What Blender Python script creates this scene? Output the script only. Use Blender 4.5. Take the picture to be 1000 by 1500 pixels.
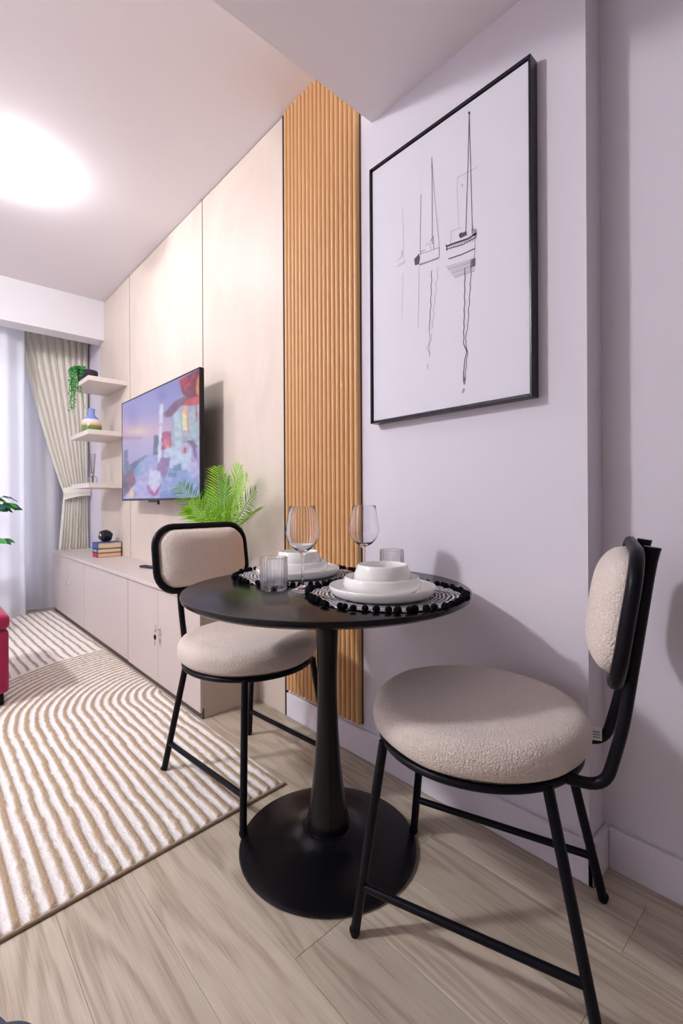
import bpy, bmesh, math, random
from mathutils import Vector, Matrix, noise
random.seed(7)
S = bpy.context.scene
for o in list(bpy.data.objects): bpy.data.objects.remove(o)
COL = S.collection
PI = math.pi

# ---------------------------------------------------------------- camera (world: +Y along the long wall, +X into it)
F_PX, YAW, ROLL, CX, CY = 691.82, .7322, -.005, 490.57, 734.44
CAM = Vector((0, 0, 1.0))
RT = Vector((math.cos(YAW), -math.sin(YAW), 0)); UP = Vector((0, 0, 1)); FW = Vector((math.sin(YAW), math.cos(YAW), 0))
cd = bpy.data.cameras.new('camera'); cam = bpy.data.objects.new('camera', cd); COL.objects.link(cam)
cd.sensor_fit = 'VERTICAL'; cd.sensor_height = 36; cd.lens = 36 * F_PX / 1500
cd.shift_x = (500 - CX) / 1500; cd.shift_y = -(750 - CY) / 1500; cd.clip_start = .02
_r = math.cos(ROLL) * RT + math.sin(ROLL) * UP; _u = -math.sin(ROLL) * RT + math.cos(ROLL) * UP
m = Matrix((_r, _u, -FW)).transposed().to_4x4(); m.translation = CAM
cam.matrix_world = m; S.camera = cam

# ---------------------------------------------------------------- world, exposure
w = bpy.data.worlds.new('world'); S.world = w; w.use_nodes = True
w.node_tree.nodes['Background'].inputs[0].default_value = (.86, .88, 1, 1)
w.node_tree.nodes['Background'].inputs[1].default_value = 1.35
S.view_settings.view_transform = 'Standard'; S.view_settings.look = 'None'
S.view_settings.gamma = 1; S.view_settings.use_curve_mapping = False
S.view_settings.exposure = .84

LAMPS = [  # ceiling lamps of the room: name, x, y, ceiling z, diffuser brightness, radius, label
    ('ceiling_lamp', .42, 3.02, 2.808, 23, .165, 'round white flush lamp glowing on ceiling above striped rug'),
    ('ceiling_lamp', -1.45, 2.35, 2.808, 235, .13, 'round white flush lamp on ceiling near the left wall'),
    ('ceiling_lamp', -.75, -.55, 2.447, 2, .18, 'round white flush lamp under the dropped ceiling'),
]

def at(x, y, axis, val):
    """photo pixel -> point on an axis plane"""
    u, v = (x - CX) / F_PX, (y - CY) / F_PX
    c, s = math.cos(-ROLL), math.sin(-ROLL)
    u, v = c * u - s * v, s * u + c * v
    d = FW + u * RT - v * UP
    i = 'XYZ'.index(axis)
    return CAM + d * ((val - CAM[i]) / d[i])

# ---------------------------------------------------------------- materials
MATS = {}
def srgb(r, g, b):
    f = lambda c: (c / 255 / 12.92) if c / 255 <= .04045 else ((c / 255 + .055) / 1.055) ** 2.4
    return (f(r), f(g), f(b), 1)
def mat(name, col, rough=.5, metal=0, spec=.5, bump=None, var=None, emit=None, sheen=0, coat=0, trans=0, ior=1.45, bumpd=.002):
    mt = bpy.data.materials.new(name); mt.use_nodes = True; MATS[name] = mt
    nt = mt.node_tree; b = nt.nodes['Principled BSDF']
    b.inputs['Base Color'].default_value = col; b.inputs['Roughness'].default_value = rough
    b.inputs['Metallic'].default_value = metal; b.inputs['Specular IOR Level'].default_value = spec
    b.inputs['Sheen Weight'].default_value = sheen; b.inputs['Coat Weight'].default_value = coat
    b.inputs['Transmission Weight'].default_value = trans; b.inputs['IOR'].default_value = ior
    tc = nt.nodes.new('ShaderNodeTexCoord')
    if var:      # (scale, amount): soft colour mottling
        n = nt.nodes.new('ShaderNodeTexNoise'); n.inputs['Scale'].default_value = var[0]; n.inputs['Detail'].default_value = 4
        nt.links.new(tc.outputs['Object'], n.inputs['Vector'])
        mx = nt.nodes.new('ShaderNodeMix'); mx.data_type = 'RGBA'
        k = 1 - var[1]
        mx.inputs['A'].default_value = (col[0] * k, col[1] * k, col[2] * k, 1)
        mx.inputs['B'].default_value = tuple(min(1, c * (1 + var[1])) for c in col[:3]) + (1,)
        nt.links.new(n.outputs['Fac'], mx.inputs['Factor']); nt.links.new(mx.outputs['Result'], b.inputs['Base Color'])
    if bump:     # (scale, strength)
        n = nt.nodes.new('ShaderNodeTexNoise'); n.inputs['Scale'].default_value = bump[0]; n.inputs['Detail'].default_value = 3
        nt.links.new(tc.outputs['Object'], n.inputs['Vector'])
        bp = nt.nodes.new('ShaderNodeBump'); bp.inputs['Strength'].default_value = bump[1]; bp.inputs['Distance'].default_value = bumpd
        nt.links.new(n.outputs['Fac'], bp.inputs['Height']); nt.links.new(bp.outputs['Normal'], b.inputs['Normal'])
    if emit:
        b.inputs['Emission Color'].default_value = emit[0]; b.inputs['Emission Strength'].default_value = emit[1]
    return mt
WALLC = (.745, .705, .785, 1)
mat('wall', WALLC, .75, var=(3, .015), bump=(90, .08))
mat('ceiling', (.87, .835, .87, 1), .8, var=(2, .015))
mat('skirting', (.765, .725, .80, 1), .5)
mat('pelmet', (.84, .82, .86, 1), .7)
mat('black_metal', (.004, .004, .0075, 1), .36, spec=.18, bump=(400, .05))
mat('black_table', (.0035, .0033, .005, 1), .24, spec=.36)
mat('rubber', (.006, .006, .008, 1), .7, spec=.2)
mat('chrome', (.75, .75, .75, 1), .18, metal=1)
mat('steel', (.62, .60, .62, 1), .25, metal=1)
mat('china', (.90, .89, .87, 1), .16, coat=.3)
mat('pompom', (.004, .004, .007, 1), .95, spec=.1, bump=(500, 1))
mat('cabinet', srgb(205, 193, 188), .38, var=(1.5, .02))
mat('cabinet_side', srgb(198, 187, 176), .45, var=(1.5, .02))
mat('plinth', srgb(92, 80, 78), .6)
mat('shelf', srgb(222, 211, 203), .42)
mat('frame_black', (.006, .006, .014, 1), .25)
mat('canvas', (.74, .72, .80, 1), .85, bump=(900, .08))
mat('ink', (.12, .09, .125, 1), .9)
mat('ink_soft', (.34, .30, .37, 1), .9)
mat('tv_plastic', (.005, .005, .007, 1), .35)
mat('velvet', srgb(160, 4, 68), .75, sheen=.3, bump=(120, .1))
mat('navy', srgb(48, 56, 78), .55)
mat('leather_dark', srgb(40, 38, 44), .5)
mat('pot_dark', srgb(52, 47, 62), .7, bump=(140, .6))
mat('vase_brown', srgb(46, 32, 34), .45)
mat('soil', srgb(58, 44, 36), .95, bump=(80, 1))
mat('palm', srgb(150, 212, 28), .5, var=(9, .3))
mat('palm_dark', srgb(88, 152, 20), .5, var=(9, .3))
mat('stem', srgb(92, 110, 44), .6)
mat('bark', srgb(110, 88, 70), .8, bump=(60, .6))
mat('leaf_light', srgb(66, 165, 58), .45, var=(25, .2))
mat('leaf_dark', srgb(34, 92, 78), .45, var=(25, .25))
mat('trail', srgb(40, 150, 52), .5, var=(40, .35))
mat('paper', srgb(222, 196, 160), .85, bump=(300, .3))
mat('book_blue', srgb(48, 84, 150), .5)
mat('book_grey', srgb(70, 84, 120), .5)
mat('book_red', srgb(196, 48, 70), .5)
mat('speaker_black', (.008, .007, .012, 1), .3)
mat('lamp_rim', (.8, .8, .8, 1), .4)
mat('tag', (.8, .8, .82, 1), .7)
mat('tag_print', (.25, .25, .30, 1), .8)
mat('gold', (.75, .52, .28, 1), .25, metal=1)
mat('window_frame', (.75, .75, .77, 1), .4)
mat('track', (.6, .6, .62, 1), .4, metal=.4)
mat('slat_back', srgb(96, 62, 40), .7)
mat('rug_binding', srgb(168, 146, 126), .9, bump=(300, .5))
mat('amber', srgb(206, 190, 160), .1, trans=.8)
mat('reed', srgb(96, 78, 66), .8)

def glass(name, col=(1, 1, 1, 1), ior=1.45):
    mt = bpy.data.materials.new(name); mt.use_nodes = True; MATS[name] = mt; nt = mt.node_tree
    nt.nodes.remove(nt.nodes['Principled BSDF'])
    g = nt.nodes.new('ShaderNodeBsdfGlass'); g.inputs['Color'].default_value = col; g.inputs['Roughness'].default_value = 0; g.inputs['IOR'].default_value = ior
    nt.links.new(g.outputs[0], nt.nodes['Material Output'].inputs[0]); return mt
def thin_glass(name, tint, edge, power, base, dark):
    """clear thin-walled glass: see-through face on, mirror-like at grazing angles"""
    mt = bpy.data.materials.new(name); mt.use_nodes = True; MATS[name] = mt; nt = mt.node_tree; L = nt.links.new
    nt.nodes.remove(nt.nodes['Principled BSDF'])
    t = nt.nodes.new('ShaderNodeBsdfTransparent')
    gl = nt.nodes.new('ShaderNodeBsdfGlossy'); gl.inputs['Roughness'].default_value = .03; gl.inputs['Color'].default_value = (.95, .95, 1, 1)
    lw = nt.nodes.new('ShaderNodeLayerWeight'); lw.inputs[0].default_value = .5
    p = nt.nodes.new('ShaderNodeMath'); p.operation = 'POWER'; p.inputs[1].default_value = power; L(lw.outputs['Facing'], p.inputs[0])
    mc = nt.nodes.new('ShaderNodeMix'); mc.data_type = 'RGBA'; mc.inputs['A'].default_value = tint; mc.inputs['B'].default_value = dark; L(p.outputs[0], mc.inputs['Factor']); L(mc.outputs['Result'], t.inputs[0])
    m_ = nt.nodes.new('ShaderNodeMath'); m_.operation = 'MULTIPLY_ADD'; m_.inputs[1].default_value = edge; m_.inputs[2].default_value = base; L(p.outputs[0], m_.inputs[0])
    b = nt.nodes.new('ShaderNodeMixShader'); L(m_.outputs[0], b.inputs[0]); L(t.outputs[0], b.inputs[1]); L(gl.outputs[0], b.inputs[2]); L(b.outputs[0], nt.nodes['Material Output'].inputs[0])
thin_glass('glass', (.985, .985, .985, 1), .55, 4.5, .07, (.30, .30, .32, 1)); thin_glass('cut_glass', (.97, .97, .97, 1), .75, 2.2, .09, (.50, .50, .52, 1)); glass('pane', (.95, .97, 1, 1), 1.1); glass('wine_crystal', (.99, .99, 1, 1), 1.45)
def half_glass():
    mt = MATS['cut_glass']; nt = mt.node_tree; out = nt.nodes['Material Output']; old = out.inputs[0].links[0].from_socket
    g = nt.nodes.new('ShaderNodeBsdfGlass'); g.inputs['Roughness'].default_value = 0; g.inputs['IOR'].default_value = 1.4
    mx = nt.nodes.new('ShaderNodeMixShader'); mx.inputs[0].default_value = .45; nt.links.new(old, mx.inputs[1]); nt.links.new(g.outputs[0], mx.inputs[2]); nt.links.new(mx.outputs[0], out.inputs[0])
half_glass()

def fabric(name, c1, c2, scale, strength, dist):
    mt = mat(name, c1, .92, sheen=.25); nt = mt.node_tree; b = nt.nodes['Principled BSDF']
    tc = [n for n in nt.nodes if n.type == 'TEX_COORD'][0]
    v = nt.nodes.new('ShaderNodeTexVoronoi'); v.inputs['Scale'].default_value = scale; v.feature = 'F1'
    n = nt.nodes.new('ShaderNodeTexNoise'); n.inputs['Scale'].default_value = scale * .6; n.inputs['Detail'].default_value = 4
    nt.links.new(tc.outputs['Object'], v.inputs['Vector']); nt.links.new(tc.outputs['Object'], n.inputs['Vector'])
    mx = nt.nodes.new('ShaderNodeMix'); mx.data_type = 'RGBA'; mx.inputs['A'].default_value = c1; mx.inputs['B'].default_value = c2
    nt.links.new(n.outputs['Fac'], mx.inputs['Factor']); nt.links.new(mx.outputs['Result'], b.inputs['Base Color'])
    ad = nt.nodes.new('ShaderNodeMath'); ad.operation = 'SUBTRACT'
    nt.links.new(n.outputs['Fac'], ad.inputs[0]); nt.links.new(v.outputs['Distance'], ad.inputs[1])
    bp = nt.nodes.new('ShaderNodeBump'); bp.inputs['Strength'].default_value = strength; bp.inputs['Distance'].default_value = dist
    nt.links.new(ad.outputs[0], bp.inputs['Height']); nt.links.new(bp.outputs['Normal'], b.inputs['Normal'])
fabric('boucle', srgb(204, 188, 178), srgb(236, 224, 216), 270, .75, .0026)
fabric('curtain_cloth', srgb(232, 227, 216), srgb(242, 238, 229), 400, .2, .001)

def sheer_mat():
    mt = bpy.data.materials.new('sheer'); mt.use_nodes = True; MATS['sheer'] = mt; nt = mt.node_tree
    nt.nodes.remove(nt.nodes['Principled BSDF']); out = nt.nodes['Material Output']
    d = nt.nodes.new('ShaderNodeBsdfDiffuse'); d.inputs[0].default_value = (.88, .87, .92, 1)
    t = nt.nodes.new('ShaderNodeBsdfTranslucent'); t.inputs[0].default_value = (.88, .87, .93, 1)
    tr = nt.nodes.new('ShaderNodeBsdfTransparent')
    a = nt.nodes.new('ShaderNodeMixShader'); a.inputs[0].default_value = .3
    b = nt.nodes.new('ShaderNodeMixShader'); b.inputs[0].default_value = .06
    nt.links.new(d.outputs[0], a.inputs[1]); nt.links.new(t.outputs[0], a.inputs[2])
    nt.links.new(a.outputs[0], b.inputs[1]); nt.links.new(tr.outputs[0], b.inputs[2]); nt.links.new(b.outputs[0], out.inputs[0])
sheer_mat()

def wood_mat(name, c1, c2, c3, rand=.25, rough=.42):
    """plank: grain along local Y, per-plank offset and tone from Object Info random"""
    mt = mat(name, c1, rough); nt = mt.node_tree; b = nt.nodes['Principled BSDF']; L = nt.links.new
    tc = [n for n in nt.nodes if n.type == 'TEX_COORD'][0]
    oi = nt.nodes.new('ShaderNodeObjectInfo')
    add = nt.nodes.new('ShaderNodeVectorMath'); add.operation = 'MULTIPLY_ADD'
    cmb = nt.nodes.new('ShaderNodeCombineXYZ')
    for i in range(3): L(oi.outputs['Random'], cmb.inputs[i])
    L(cmb.outputs[0], add.inputs[0]); add.inputs[1].default_value = (37, 53, 19); L(tc.outputs['Object'], add.inputs[2])
    mp = nt.nodes.new('ShaderNodeMapping'); mp.inputs['Scale'].default_value = (9, .9, 9); L(add.outputs[0], mp.inputs['Vector'])
    n1 = nt.nodes.new('ShaderNodeTexNoise'); n1.inputs['Scale'].default_value = 1.1; n1.inputs['Detail'].default_value = 3; n1.inputs['Distortion'].default_value = .5
    L(mp.outputs[0], n1.inputs['Vector'])
    sn = nt.nodes.new('ShaderNodeMath'); sn.operation = 'MULTIPLY'; sn.inputs[1].default_value = 46; L(n1.outputs['Fac'], sn.inputs[0])
    si = nt.nodes.new('ShaderNodeMath'); si.operation = 'SINE'; L(sn.outputs[0], si.inputs[0])
    mp2 = nt.nodes.new('ShaderNodeMapping'); mp2.inputs['Scale'].default_value = (240, 7, 240); L(add.outputs[0], mp2.inputs['Vector'])
    n2 = nt.nodes.new('ShaderNodeTexNoise'); n2.inputs['Scale'].default_value = 1; n2.inputs['Detail'].default_value = 5; L(mp2.outputs[0], n2.inputs['Vector'])
    r1 = nt.nodes.new('ShaderNodeMapRange'); r1.inputs['From Min'].default_value = -1; r1.inputs['From Max'].default_value = 1; L(si.outputs[0], r1.inputs['Value'])
    r1.inputs['To Min'].default_value = 0; r1.inputs['To Max'].default_value = .42
    ad2 = nt.nodes.new('ShaderNodeMath'); ad2.operation = 'MULTIPLY_ADD'; ad2.inputs[1].default_value = .85; L(n2.outputs['Fac'], ad2.inputs[0]); L(r1.outputs[0], ad2.inputs[2])
    sub = nt.nodes.new('ShaderNodeMath'); sub.operation = 'SUBTRACT'; sub.inputs[1].default_value = .11; L(ad2.outputs[0], sub.inputs[0])
    rp = nt.nodes.new('ShaderNodeValToRGB'); cr = rp.color_ramp
    cr.elements[0].position = .1; cr.elements[0].color = c3; cr.elements[1].position = .95; cr.elements[1].color = c1
    e = cr.elements.new(.5); e.color = c2
    L(sub.outputs[0], rp.inputs['Fac'])
    hs = nt.nodes.new('ShaderNodeHueSaturation'); L(rp.outputs[0], hs.inputs['Color'])
    rv = nt.nodes.new('ShaderNodeMapRange'); L(oi.outputs['Random'], rv.inputs['Value']); rv.inputs['To Min'].default_value = 1 - rand; rv.inputs['To Max'].default_value = 1 + rand * .5
    L(rv.outputs[0], hs.inputs['Value']); L(hs.outputs[0], b.inputs['Base Color'])
    bp = nt.nodes.new('ShaderNodeBump'); bp.inputs['Strength'].default_value = .25; bp.inputs['Distance'].default_value = .001
    L(n2.outputs['Fac'], bp.inputs['Height']); L(bp.outputs[0], b.inputs['Normal'])
wood_mat('plank', srgb(207, 195, 177), srgb(191, 177, 159), srgb(158, 142, 124), .14)

def slat_mat():
    mt = mat('slat', srgb(222, 170, 112), .42); nt = mt.node_tree; b = nt.nodes['Principled BSDF']; L = nt.links.new
    tc = [n for n in nt.nodes if n.type == 'TEX_COORD'][0]
    mp = nt.nodes.new('ShaderNodeMapping'); mp.inputs['Scale'].default_value = (60, 60, 1.2); L(tc.outputs['Object'], mp.inputs[0])
    n = nt.nodes.new('ShaderNodeTexNoise'); n.inputs['Scale'].default_value = 1.4; n.inputs['Detail'].default_value = 4; L(mp.outputs[0], n.inputs['Vector'])
    mx = nt.nodes.new('ShaderNodeMix'); mx.data_type = 'RGBA'; mx.inputs['A'].default_value = srgb(208, 158, 107); mx.inputs['B'].default_value = srgb(231, 187, 137)
    L(n.outputs['Fac'], mx.inputs['Factor']); L(mx.outputs['Result'], b.inputs['Base Color'])
slat_mat()

def panel_mat():
    mt = mat('wall_laminate', srgb(228, 214, 203), .5); nt = mt.node_tree; b = nt.nodes['Principled BSDF']; L = nt.links.new
    tc = [n for n in nt.nodes if n.type == 'TEX_COORD'][0]
    mp = nt.nodes.new('ShaderNodeMapping'); mp.inputs['Scale'].default_value = (1, 1.6, .9); mp.inputs['Rotation'].default_value = (.5, 0, 0); L(tc.outputs['Object'], mp.inputs[0])
    n = nt.nodes.new('ShaderNodeTexNoise'); n.inputs['Scale'].default_value = 2.2; n.inputs['Detail'].default_value = 7; n.inputs['Distortion'].default_value = 1.2; L(mp.outputs[0], n.inputs['Vector'])
    mx = nt.nodes.new('ShaderNodeMix'); mx.data_type = 'RGBA'; mx.inputs['A'].default_value = srgb(206, 190, 178); mx.inputs['B'].default_value = srgb(228, 215, 203)
    L(n.outputs['Fac'], mx.inputs['Factor']); L(mx.outputs['Result'], b.inputs['Base Color'])
panel_mat()

def attr_mat(name, attr, emission=0, rough=.9, c0=None, c1=None):
    mt = mat(name, (.5, .5, .5, 1), rough); nt = mt.node_tree; b = nt.nodes['Principled BSDF']; L = nt.links.new
    a = nt.nodes.new('ShaderNodeAttribute'); a.attribute_name = attr
    if emission:
        b.inputs['Base Color'].default_value = (.01, .01, .01, 1); b.inputs['Roughness'].default_value = .12
        L(a.outputs['Color'], b.inputs['Emission Color']); b.inputs['Emission Strength'].default_value = emission
    else:
        mx = nt.nodes.new('ShaderNodeMix'); mx.data_type = 'RGBA'; mx.inputs['A'].default_value = c0; mx.inputs['B'].default_value = c1
        tc = [n for n in nt.nodes if n.type == 'TEX_COORD'][0]
        n = nt.nodes.new('ShaderNodeTexNoise'); n.inputs['Scale'].default_value = 160; n.inputs['Detail'].default_value = 3; L(tc.outputs['Object'], n.inputs['Vector'])
        ma = nt.nodes.new('ShaderNodeMath'); ma.operation = 'MULTIPLY_ADD'; ma.inputs[1].default_value = .7; L(n.outputs['Fac'], ma.inputs[0])
        sb = nt.nodes.new('ShaderNodeMath'); sb.operation = 'SUBTRACT'; sb.inputs[1].default_value = .35; L(a.outputs['Fac'], sb.inputs[0]); L(sb.outputs[0], ma.inputs[2])
        cl = nt.nodes.new('ShaderNodeClamp'); L(ma.outputs[0], cl.inputs[0])
        L(cl.outputs[0], mx.inputs['Factor']); L(mx.outputs['Result'], b.inputs['Base Color'])
        bp = nt.nodes.new('ShaderNodeBump'); bp.inputs['Strength'].default_value = .8; bp.inputs['Distance'].default_value = .004
        L(n.outputs['Fac'], bp.inputs['Height']); L(bp.outputs[0], b.inputs['Normal'])
attr_mat('screen', 'picture', emission=.40)
attr_mat('rug_pile', 'stripe', c0=srgb(178, 154, 126), c1=srgb(240, 236, 236))
def mat_weave():
    mt = mat('placemat_weave', (.1, .1, .1, 1), .8); nt = mt.node_tree; b = nt.nodes['Principled BSDF']; L = nt.links.new
    tc = [n for n in nt.nodes if n.type == 'TEX_COORD'][0]
    wv = nt.nodes.new('ShaderNodeTexWave'); wv.wave_type = 'RINGS'; wv.rings_direction = 'Z'; wv.inputs['Scale'].default_value = 30; wv.inputs['Distortion'].default_value = 5; wv.inputs['Detail'].default_value = 2; wv.inputs['Detail Scale'].default_value = 1.4
    L(tc.outputs['Object'], wv.inputs['Vector'])
    rp = nt.nodes.new('ShaderNodeValToRGB'); rp.color_ramp.elements[0].position = .42; rp.color_ramp.elements[0].color = (.015, .014, .02, 1)
    rp.color_ramp.elements[1].position = .6; rp.color_ramp.elements[1].color = (.62, .59, .62, 1); L(wv.outputs['Fac'], rp.inputs[0])
    L(rp.outputs[0], b.inputs['Base Color'])
    bp = nt.nodes.new('ShaderNodeBump'); bp.inputs['Strength'].default_value = .5; bp.inputs['Distance'].default_value = .002; L(wv.outputs['Fac'], bp.inputs['Height']); L(bp.outputs[0], b.inputs['Normal'])
mat_weave()
def vase_mat():
    mt = mat('vase_glaze', (.5, .5, .5, 1), .18, coat=.4); nt = mt.node_tree; b = nt.nodes['Principled BSDF']; L = nt.links.new
    tc = [n for n in nt.nodes if n.type == 'TEX_COORD'][0]
    sp = nt.nodes.new('ShaderNodeSeparateXYZ'); L(tc.outputs['Object'], sp.inputs[0])
    mr = nt.nodes.new('ShaderNodeMath'); mr.operation = 'DIVIDE'; mr.inputs[1].default_value = .20; L(sp.outputs['Z'], mr.inputs[0])
    rp = nt.nodes.new('ShaderNodeValToRGB'); cr = rp.color_ramp; cr.interpolation = 'LINEAR'
    cr.elements[0].position = 0; cr.elements[0].color = srgb(92, 122, 62); cr.elements[1].position = 1; cr.elements[1].color = srgb(134, 152, 222)
    for p, c in ((.27, (108, 132, 60)), (.33, (204, 166, 128)), (.40, (226, 200, 180)), (.53, (236, 226, 226)), (.58, (130, 150, 214))):
        e = cr.elements.new(p); e.color = srgb(*c)
    L(mr.outputs[0], rp.inputs[0]); L(rp.outputs[0], b.inputs['Base Color'])
vase_mat()

# ---------------------------------------------------------------- mesh helpers
def me(name, bm, smooth=None):
    d = bpy.data.meshes.new(name); bmesh.ops.recalc_face_normals(bm, faces=bm.faces)
    bm.to_mesh(d); bm.free()
    if smooth is not None:
        d.polygons.foreach_set('use_smooth', [True] * len(d.polygons))
        if smooth < 3: d.set_sharp_from_angle(angle=smooth)
    return d
def put(name, data, m=None, parent=None, loc=(0, 0, 0), rz=0):
    o = bpy.data.objects.new(name, data); COL.objects.link(o); o.location = loc; o.rotation_euler = (0, 0, rz)
    if m and data and not data.materials: data.materials.append(MATS[m])
    o.parent = parent; return o
def obj(name, bm, m, parent=None, loc=(0, 0, 0), rz=0, smooth=None): return put(name, me(name, bm, smooth), m, parent, loc, rz)
def tag(o, label, cat, group=None, kind=None):
    o['label'] = label; o['category'] = cat
    if group: o['group'] = group
    if kind: o['kind'] = kind
    return o
def thing(name, label, cat, loc=(0, 0, 0), rz=0, group=None):
    o = bpy.data.objects.new(name, None); COL.objects.link(o); o.location = loc; o.rotation_euler = (0, 0, rz); o.empty_display_size = .05
    return tag(o, label, cat, group)
def struct(name, bm, m, parent=None, label=None, cat=None):
    o = obj(name, bm, m, parent); o['kind'] = 'structure'
    if label and not parent: o['label'] = label; o['category'] = cat
    return o
def box(x0, x1, y0, y1, z0, z1, bev=0, seg=2, bm=None):
    b = bmesh.new(); r = bmesh.ops.create_cube(b, size=1)
    for v in b.verts: v.co = ((x0 + x1) / 2 + v.co.x * (x1 - x0), (y0 + y1) / 2 + v.co.y * (y1 - y0), (z0 + z1) / 2 + v.co.z * (z1 - z0))
    if bev: bmesh.ops.bevel(b, geom=b.edges[:], offset=bev, segments=seg, profile=.5, affect='EDGES')
    if bm is None: return b
    t = bpy.data.meshes.new('t'); b.to_mesh(t); bm.from_mesh(t); b.free(); bpy.data.meshes.remove(t); return bm
def join(*bms):
    a = bmesh.new()
    for b in bms:
        t = bpy.data.meshes.new('t'); b.to_mesh(t); a.from_mesh(t); b.free(); bpy.data.meshes.remove(t)
    return a
def tube(pts, r, seg=10, closed=False, cap=True, flat=None):
    bm = bmesh.new(); pts = [Vector(p) for p in pts]; n = len(pts); rings = []
    T = []
    for i in range(n):
        a = pts[(i - 1) % n] if (closed or i) else pts[i]; b = pts[(i + 1) % n] if (closed or i < n - 1) else pts[i]
        T.append((b - a).normalized())
    ref = Vector((0, 0, 1)) if abs(T[0].z) < .9 else Vector((0, 1, 0))
    N = (ref - T[0] * ref.dot(T[0])).normalized()
    for i in range(n):
        N = (N - T[i] * N.dot(T[i])).normalized(); B = T[i].cross(N)
        rr = r[i] if isinstance(r, (list, tuple)) else r
        rings.append([bm.verts.new(pts[i] + N * rr * math.cos(2 * PI * k / seg) + B * rr * math.sin(2 * PI * k / seg) * (flat or 1)) for k in range(seg)])
    for i in range(n if closed else n - 1):
        a, b = rings[i], rings[(i + 1) % n]
        for k in range(seg): bm.faces.new((a[k], a[(k + 1) % seg], b[(k + 1) % seg], b[k]))
    if cap and not closed: bm.faces.new(rings[0][::-1]); bm.faces.new(rings[-1])
    return bm
def arc(pts, rad, n=6):
    """polyline with rounded corners"""
    pts = [Vector(p) for p in pts]; out = [pts[0]]
    for i in range(1, len(pts) - 1):
        a, b, c = pts[i - 1], pts[i], pts[i + 1]; u = (a - b).normalized(); v = (c - b).normalized()
        d = min(rad, (a - b).length * .48, (c - b).length * .48)
        for k in range(n + 1):
            t = k / n; out.append((1 - t) ** 2 * (b + u * d) + 2 * t * (1 - t) * b + t * t * (b + v * d))
    out.append(pts[-1]); return out
def lathe(prof, seg=48, mod=None, close=False):
    bm = bmesh.new(); rings = []
    for i, (r, z) in enumerate(prof):
        if r < 1e-5: rings.append([bm.verts.new((0, 0, z))])
        else:
            rings.append([bm.verts.new(((r + (mod(i, 2 * PI * k / seg) if mod else 0)) * math.cos(2 * PI * k / seg), (r + (mod(i, 2 * PI * k / seg) if mod else 0)) * math.sin(2 * PI * k / seg), z)) for k in range(seg)])
    for i in range(len(rings) - (0 if close else 1)):
        a, b = rings[i], rings[(i + 1) % len(rings)]
        if len(a) == 1 and len(b) == 1: continue
        for k in range(seg):
            k2 = (k + 1) % seg
            if len(a) == 1: bm.faces.new((a[0], b[k2], b[k]))
            elif len(b) == 1: bm.faces.new((a[k], a[k2], b[0]))
            else: bm.faces.new((a[k], a[k2], b[k2], b[k]))
    return bm
def rrect(w, h, r, n=7):
    """outline of a rounded rectangle, centred"""
    out = []
    for cx, cy, a0 in ((w / 2 - r, h / 2 - r, 0), (-w / 2 + r, h / 2 - r, 90), (-w / 2 + r, -h / 2 + r, 180), (w / 2 - r, -h / 2 + r, 270)):
        for k in range(n + 1):
            a = math.radians(a0 + 90 * k / n); out.append((cx + r * math.cos(a), cy + r * math.sin(a)))
    return out
def grid(nu, nv, fn):
    bm = bmesh.new(); V = [[bm.verts.new(fn(i / nu, j / nv)) for i in range(nu + 1)] for j in range(nv + 1)]
    for j in range(nv):
        for i in range(nu): bm.faces.new((V[j][i], V[j][i + 1], V[j + 1][i + 1], V[j + 1][i]))
    return bm
def poly_prism(pts, z0, z1):
    bm = bmesh.new(); a = [bm.verts.new((x, y, z0)) for x, y in pts]; b = [bm.verts.new((x, y, z1)) for x, y in pts]
    bm.faces.new(a[::-1]); bm.faces.new(b); n = len(pts)
    for i in range(n): bm.faces.new((a[i], a[(i + 1) % n], b[(i + 1) % n], b[i]))
    return bm
def tree_copy(o, parent=None):
    c = o.copy(); COL.objects.link(c); c.parent = parent
    for ch in [x for x in bpy.data.objects if x.parent == o]: tree_copy(ch, c)
    return c

# ---------------------------------------------------------------- the room
W, WR, YE = 1.317, 1.4216, .477          # wall plane, recessed wall plane, end of the proud wall
HC, HS, YS = 2.808, 2.447, 1.245         # ceiling, dropped ceiling, its edge
XL, YN, YF = -2.7, -1.7, 5.27            # left wall, wall behind the camera, window wall
fl = struct('floor', box(XL, WR, YN, YF, -.06, -.008), 'plinth', None, 'greyish oak plank floor', 'floor')
PW, PL = .181, 1.22
pm = me('plank', box(-PW / 2 + .0003, PW / 2 - .0003, -PL / 2 + .0003, PL / 2 - .0003, -.012, 0, .0007, 1))
pm.materials.append(MATS['plank'])
offs = [.36, .83 - PL, .1, .36 + .61, .75, .2, .95, .5]
k = 0; x = 1.164 + PW / 2 + PW
while x > XL - .02:
    # columns: the seam lines seen beside the table stand at x = .685, 1.16
    y = ([.356 + .25, .356, .36 + .5, .36, .83, .45, .15, .9][k % 8]) - 3 * PL + PL / 2
    while y < YF + .2:
        y0, y1 = max(y - PL / 2, YN), min(y + PL / 2, YF); x0, x1 = max(x - PW / 2, XL), min(x + PW / 2, WR)
        if y1 - y0 > .02 and x1 - x0 > .02:
            if y1 - y0 > PL - .01 and x1 - x0 > PW - .01: put('plank', pm, None, fl, (x, y, 0))
            else:
                d = me('plank', box(x0 - x + .0007, x1 - x - .0007, y0 - y + .0007, y1 - y - .0007, -.012, 0, .0012, 1)); put('plank', d, 'plank', fl, (x, y, 0))
        y += PL
    x -= PW; k += 1

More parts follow.
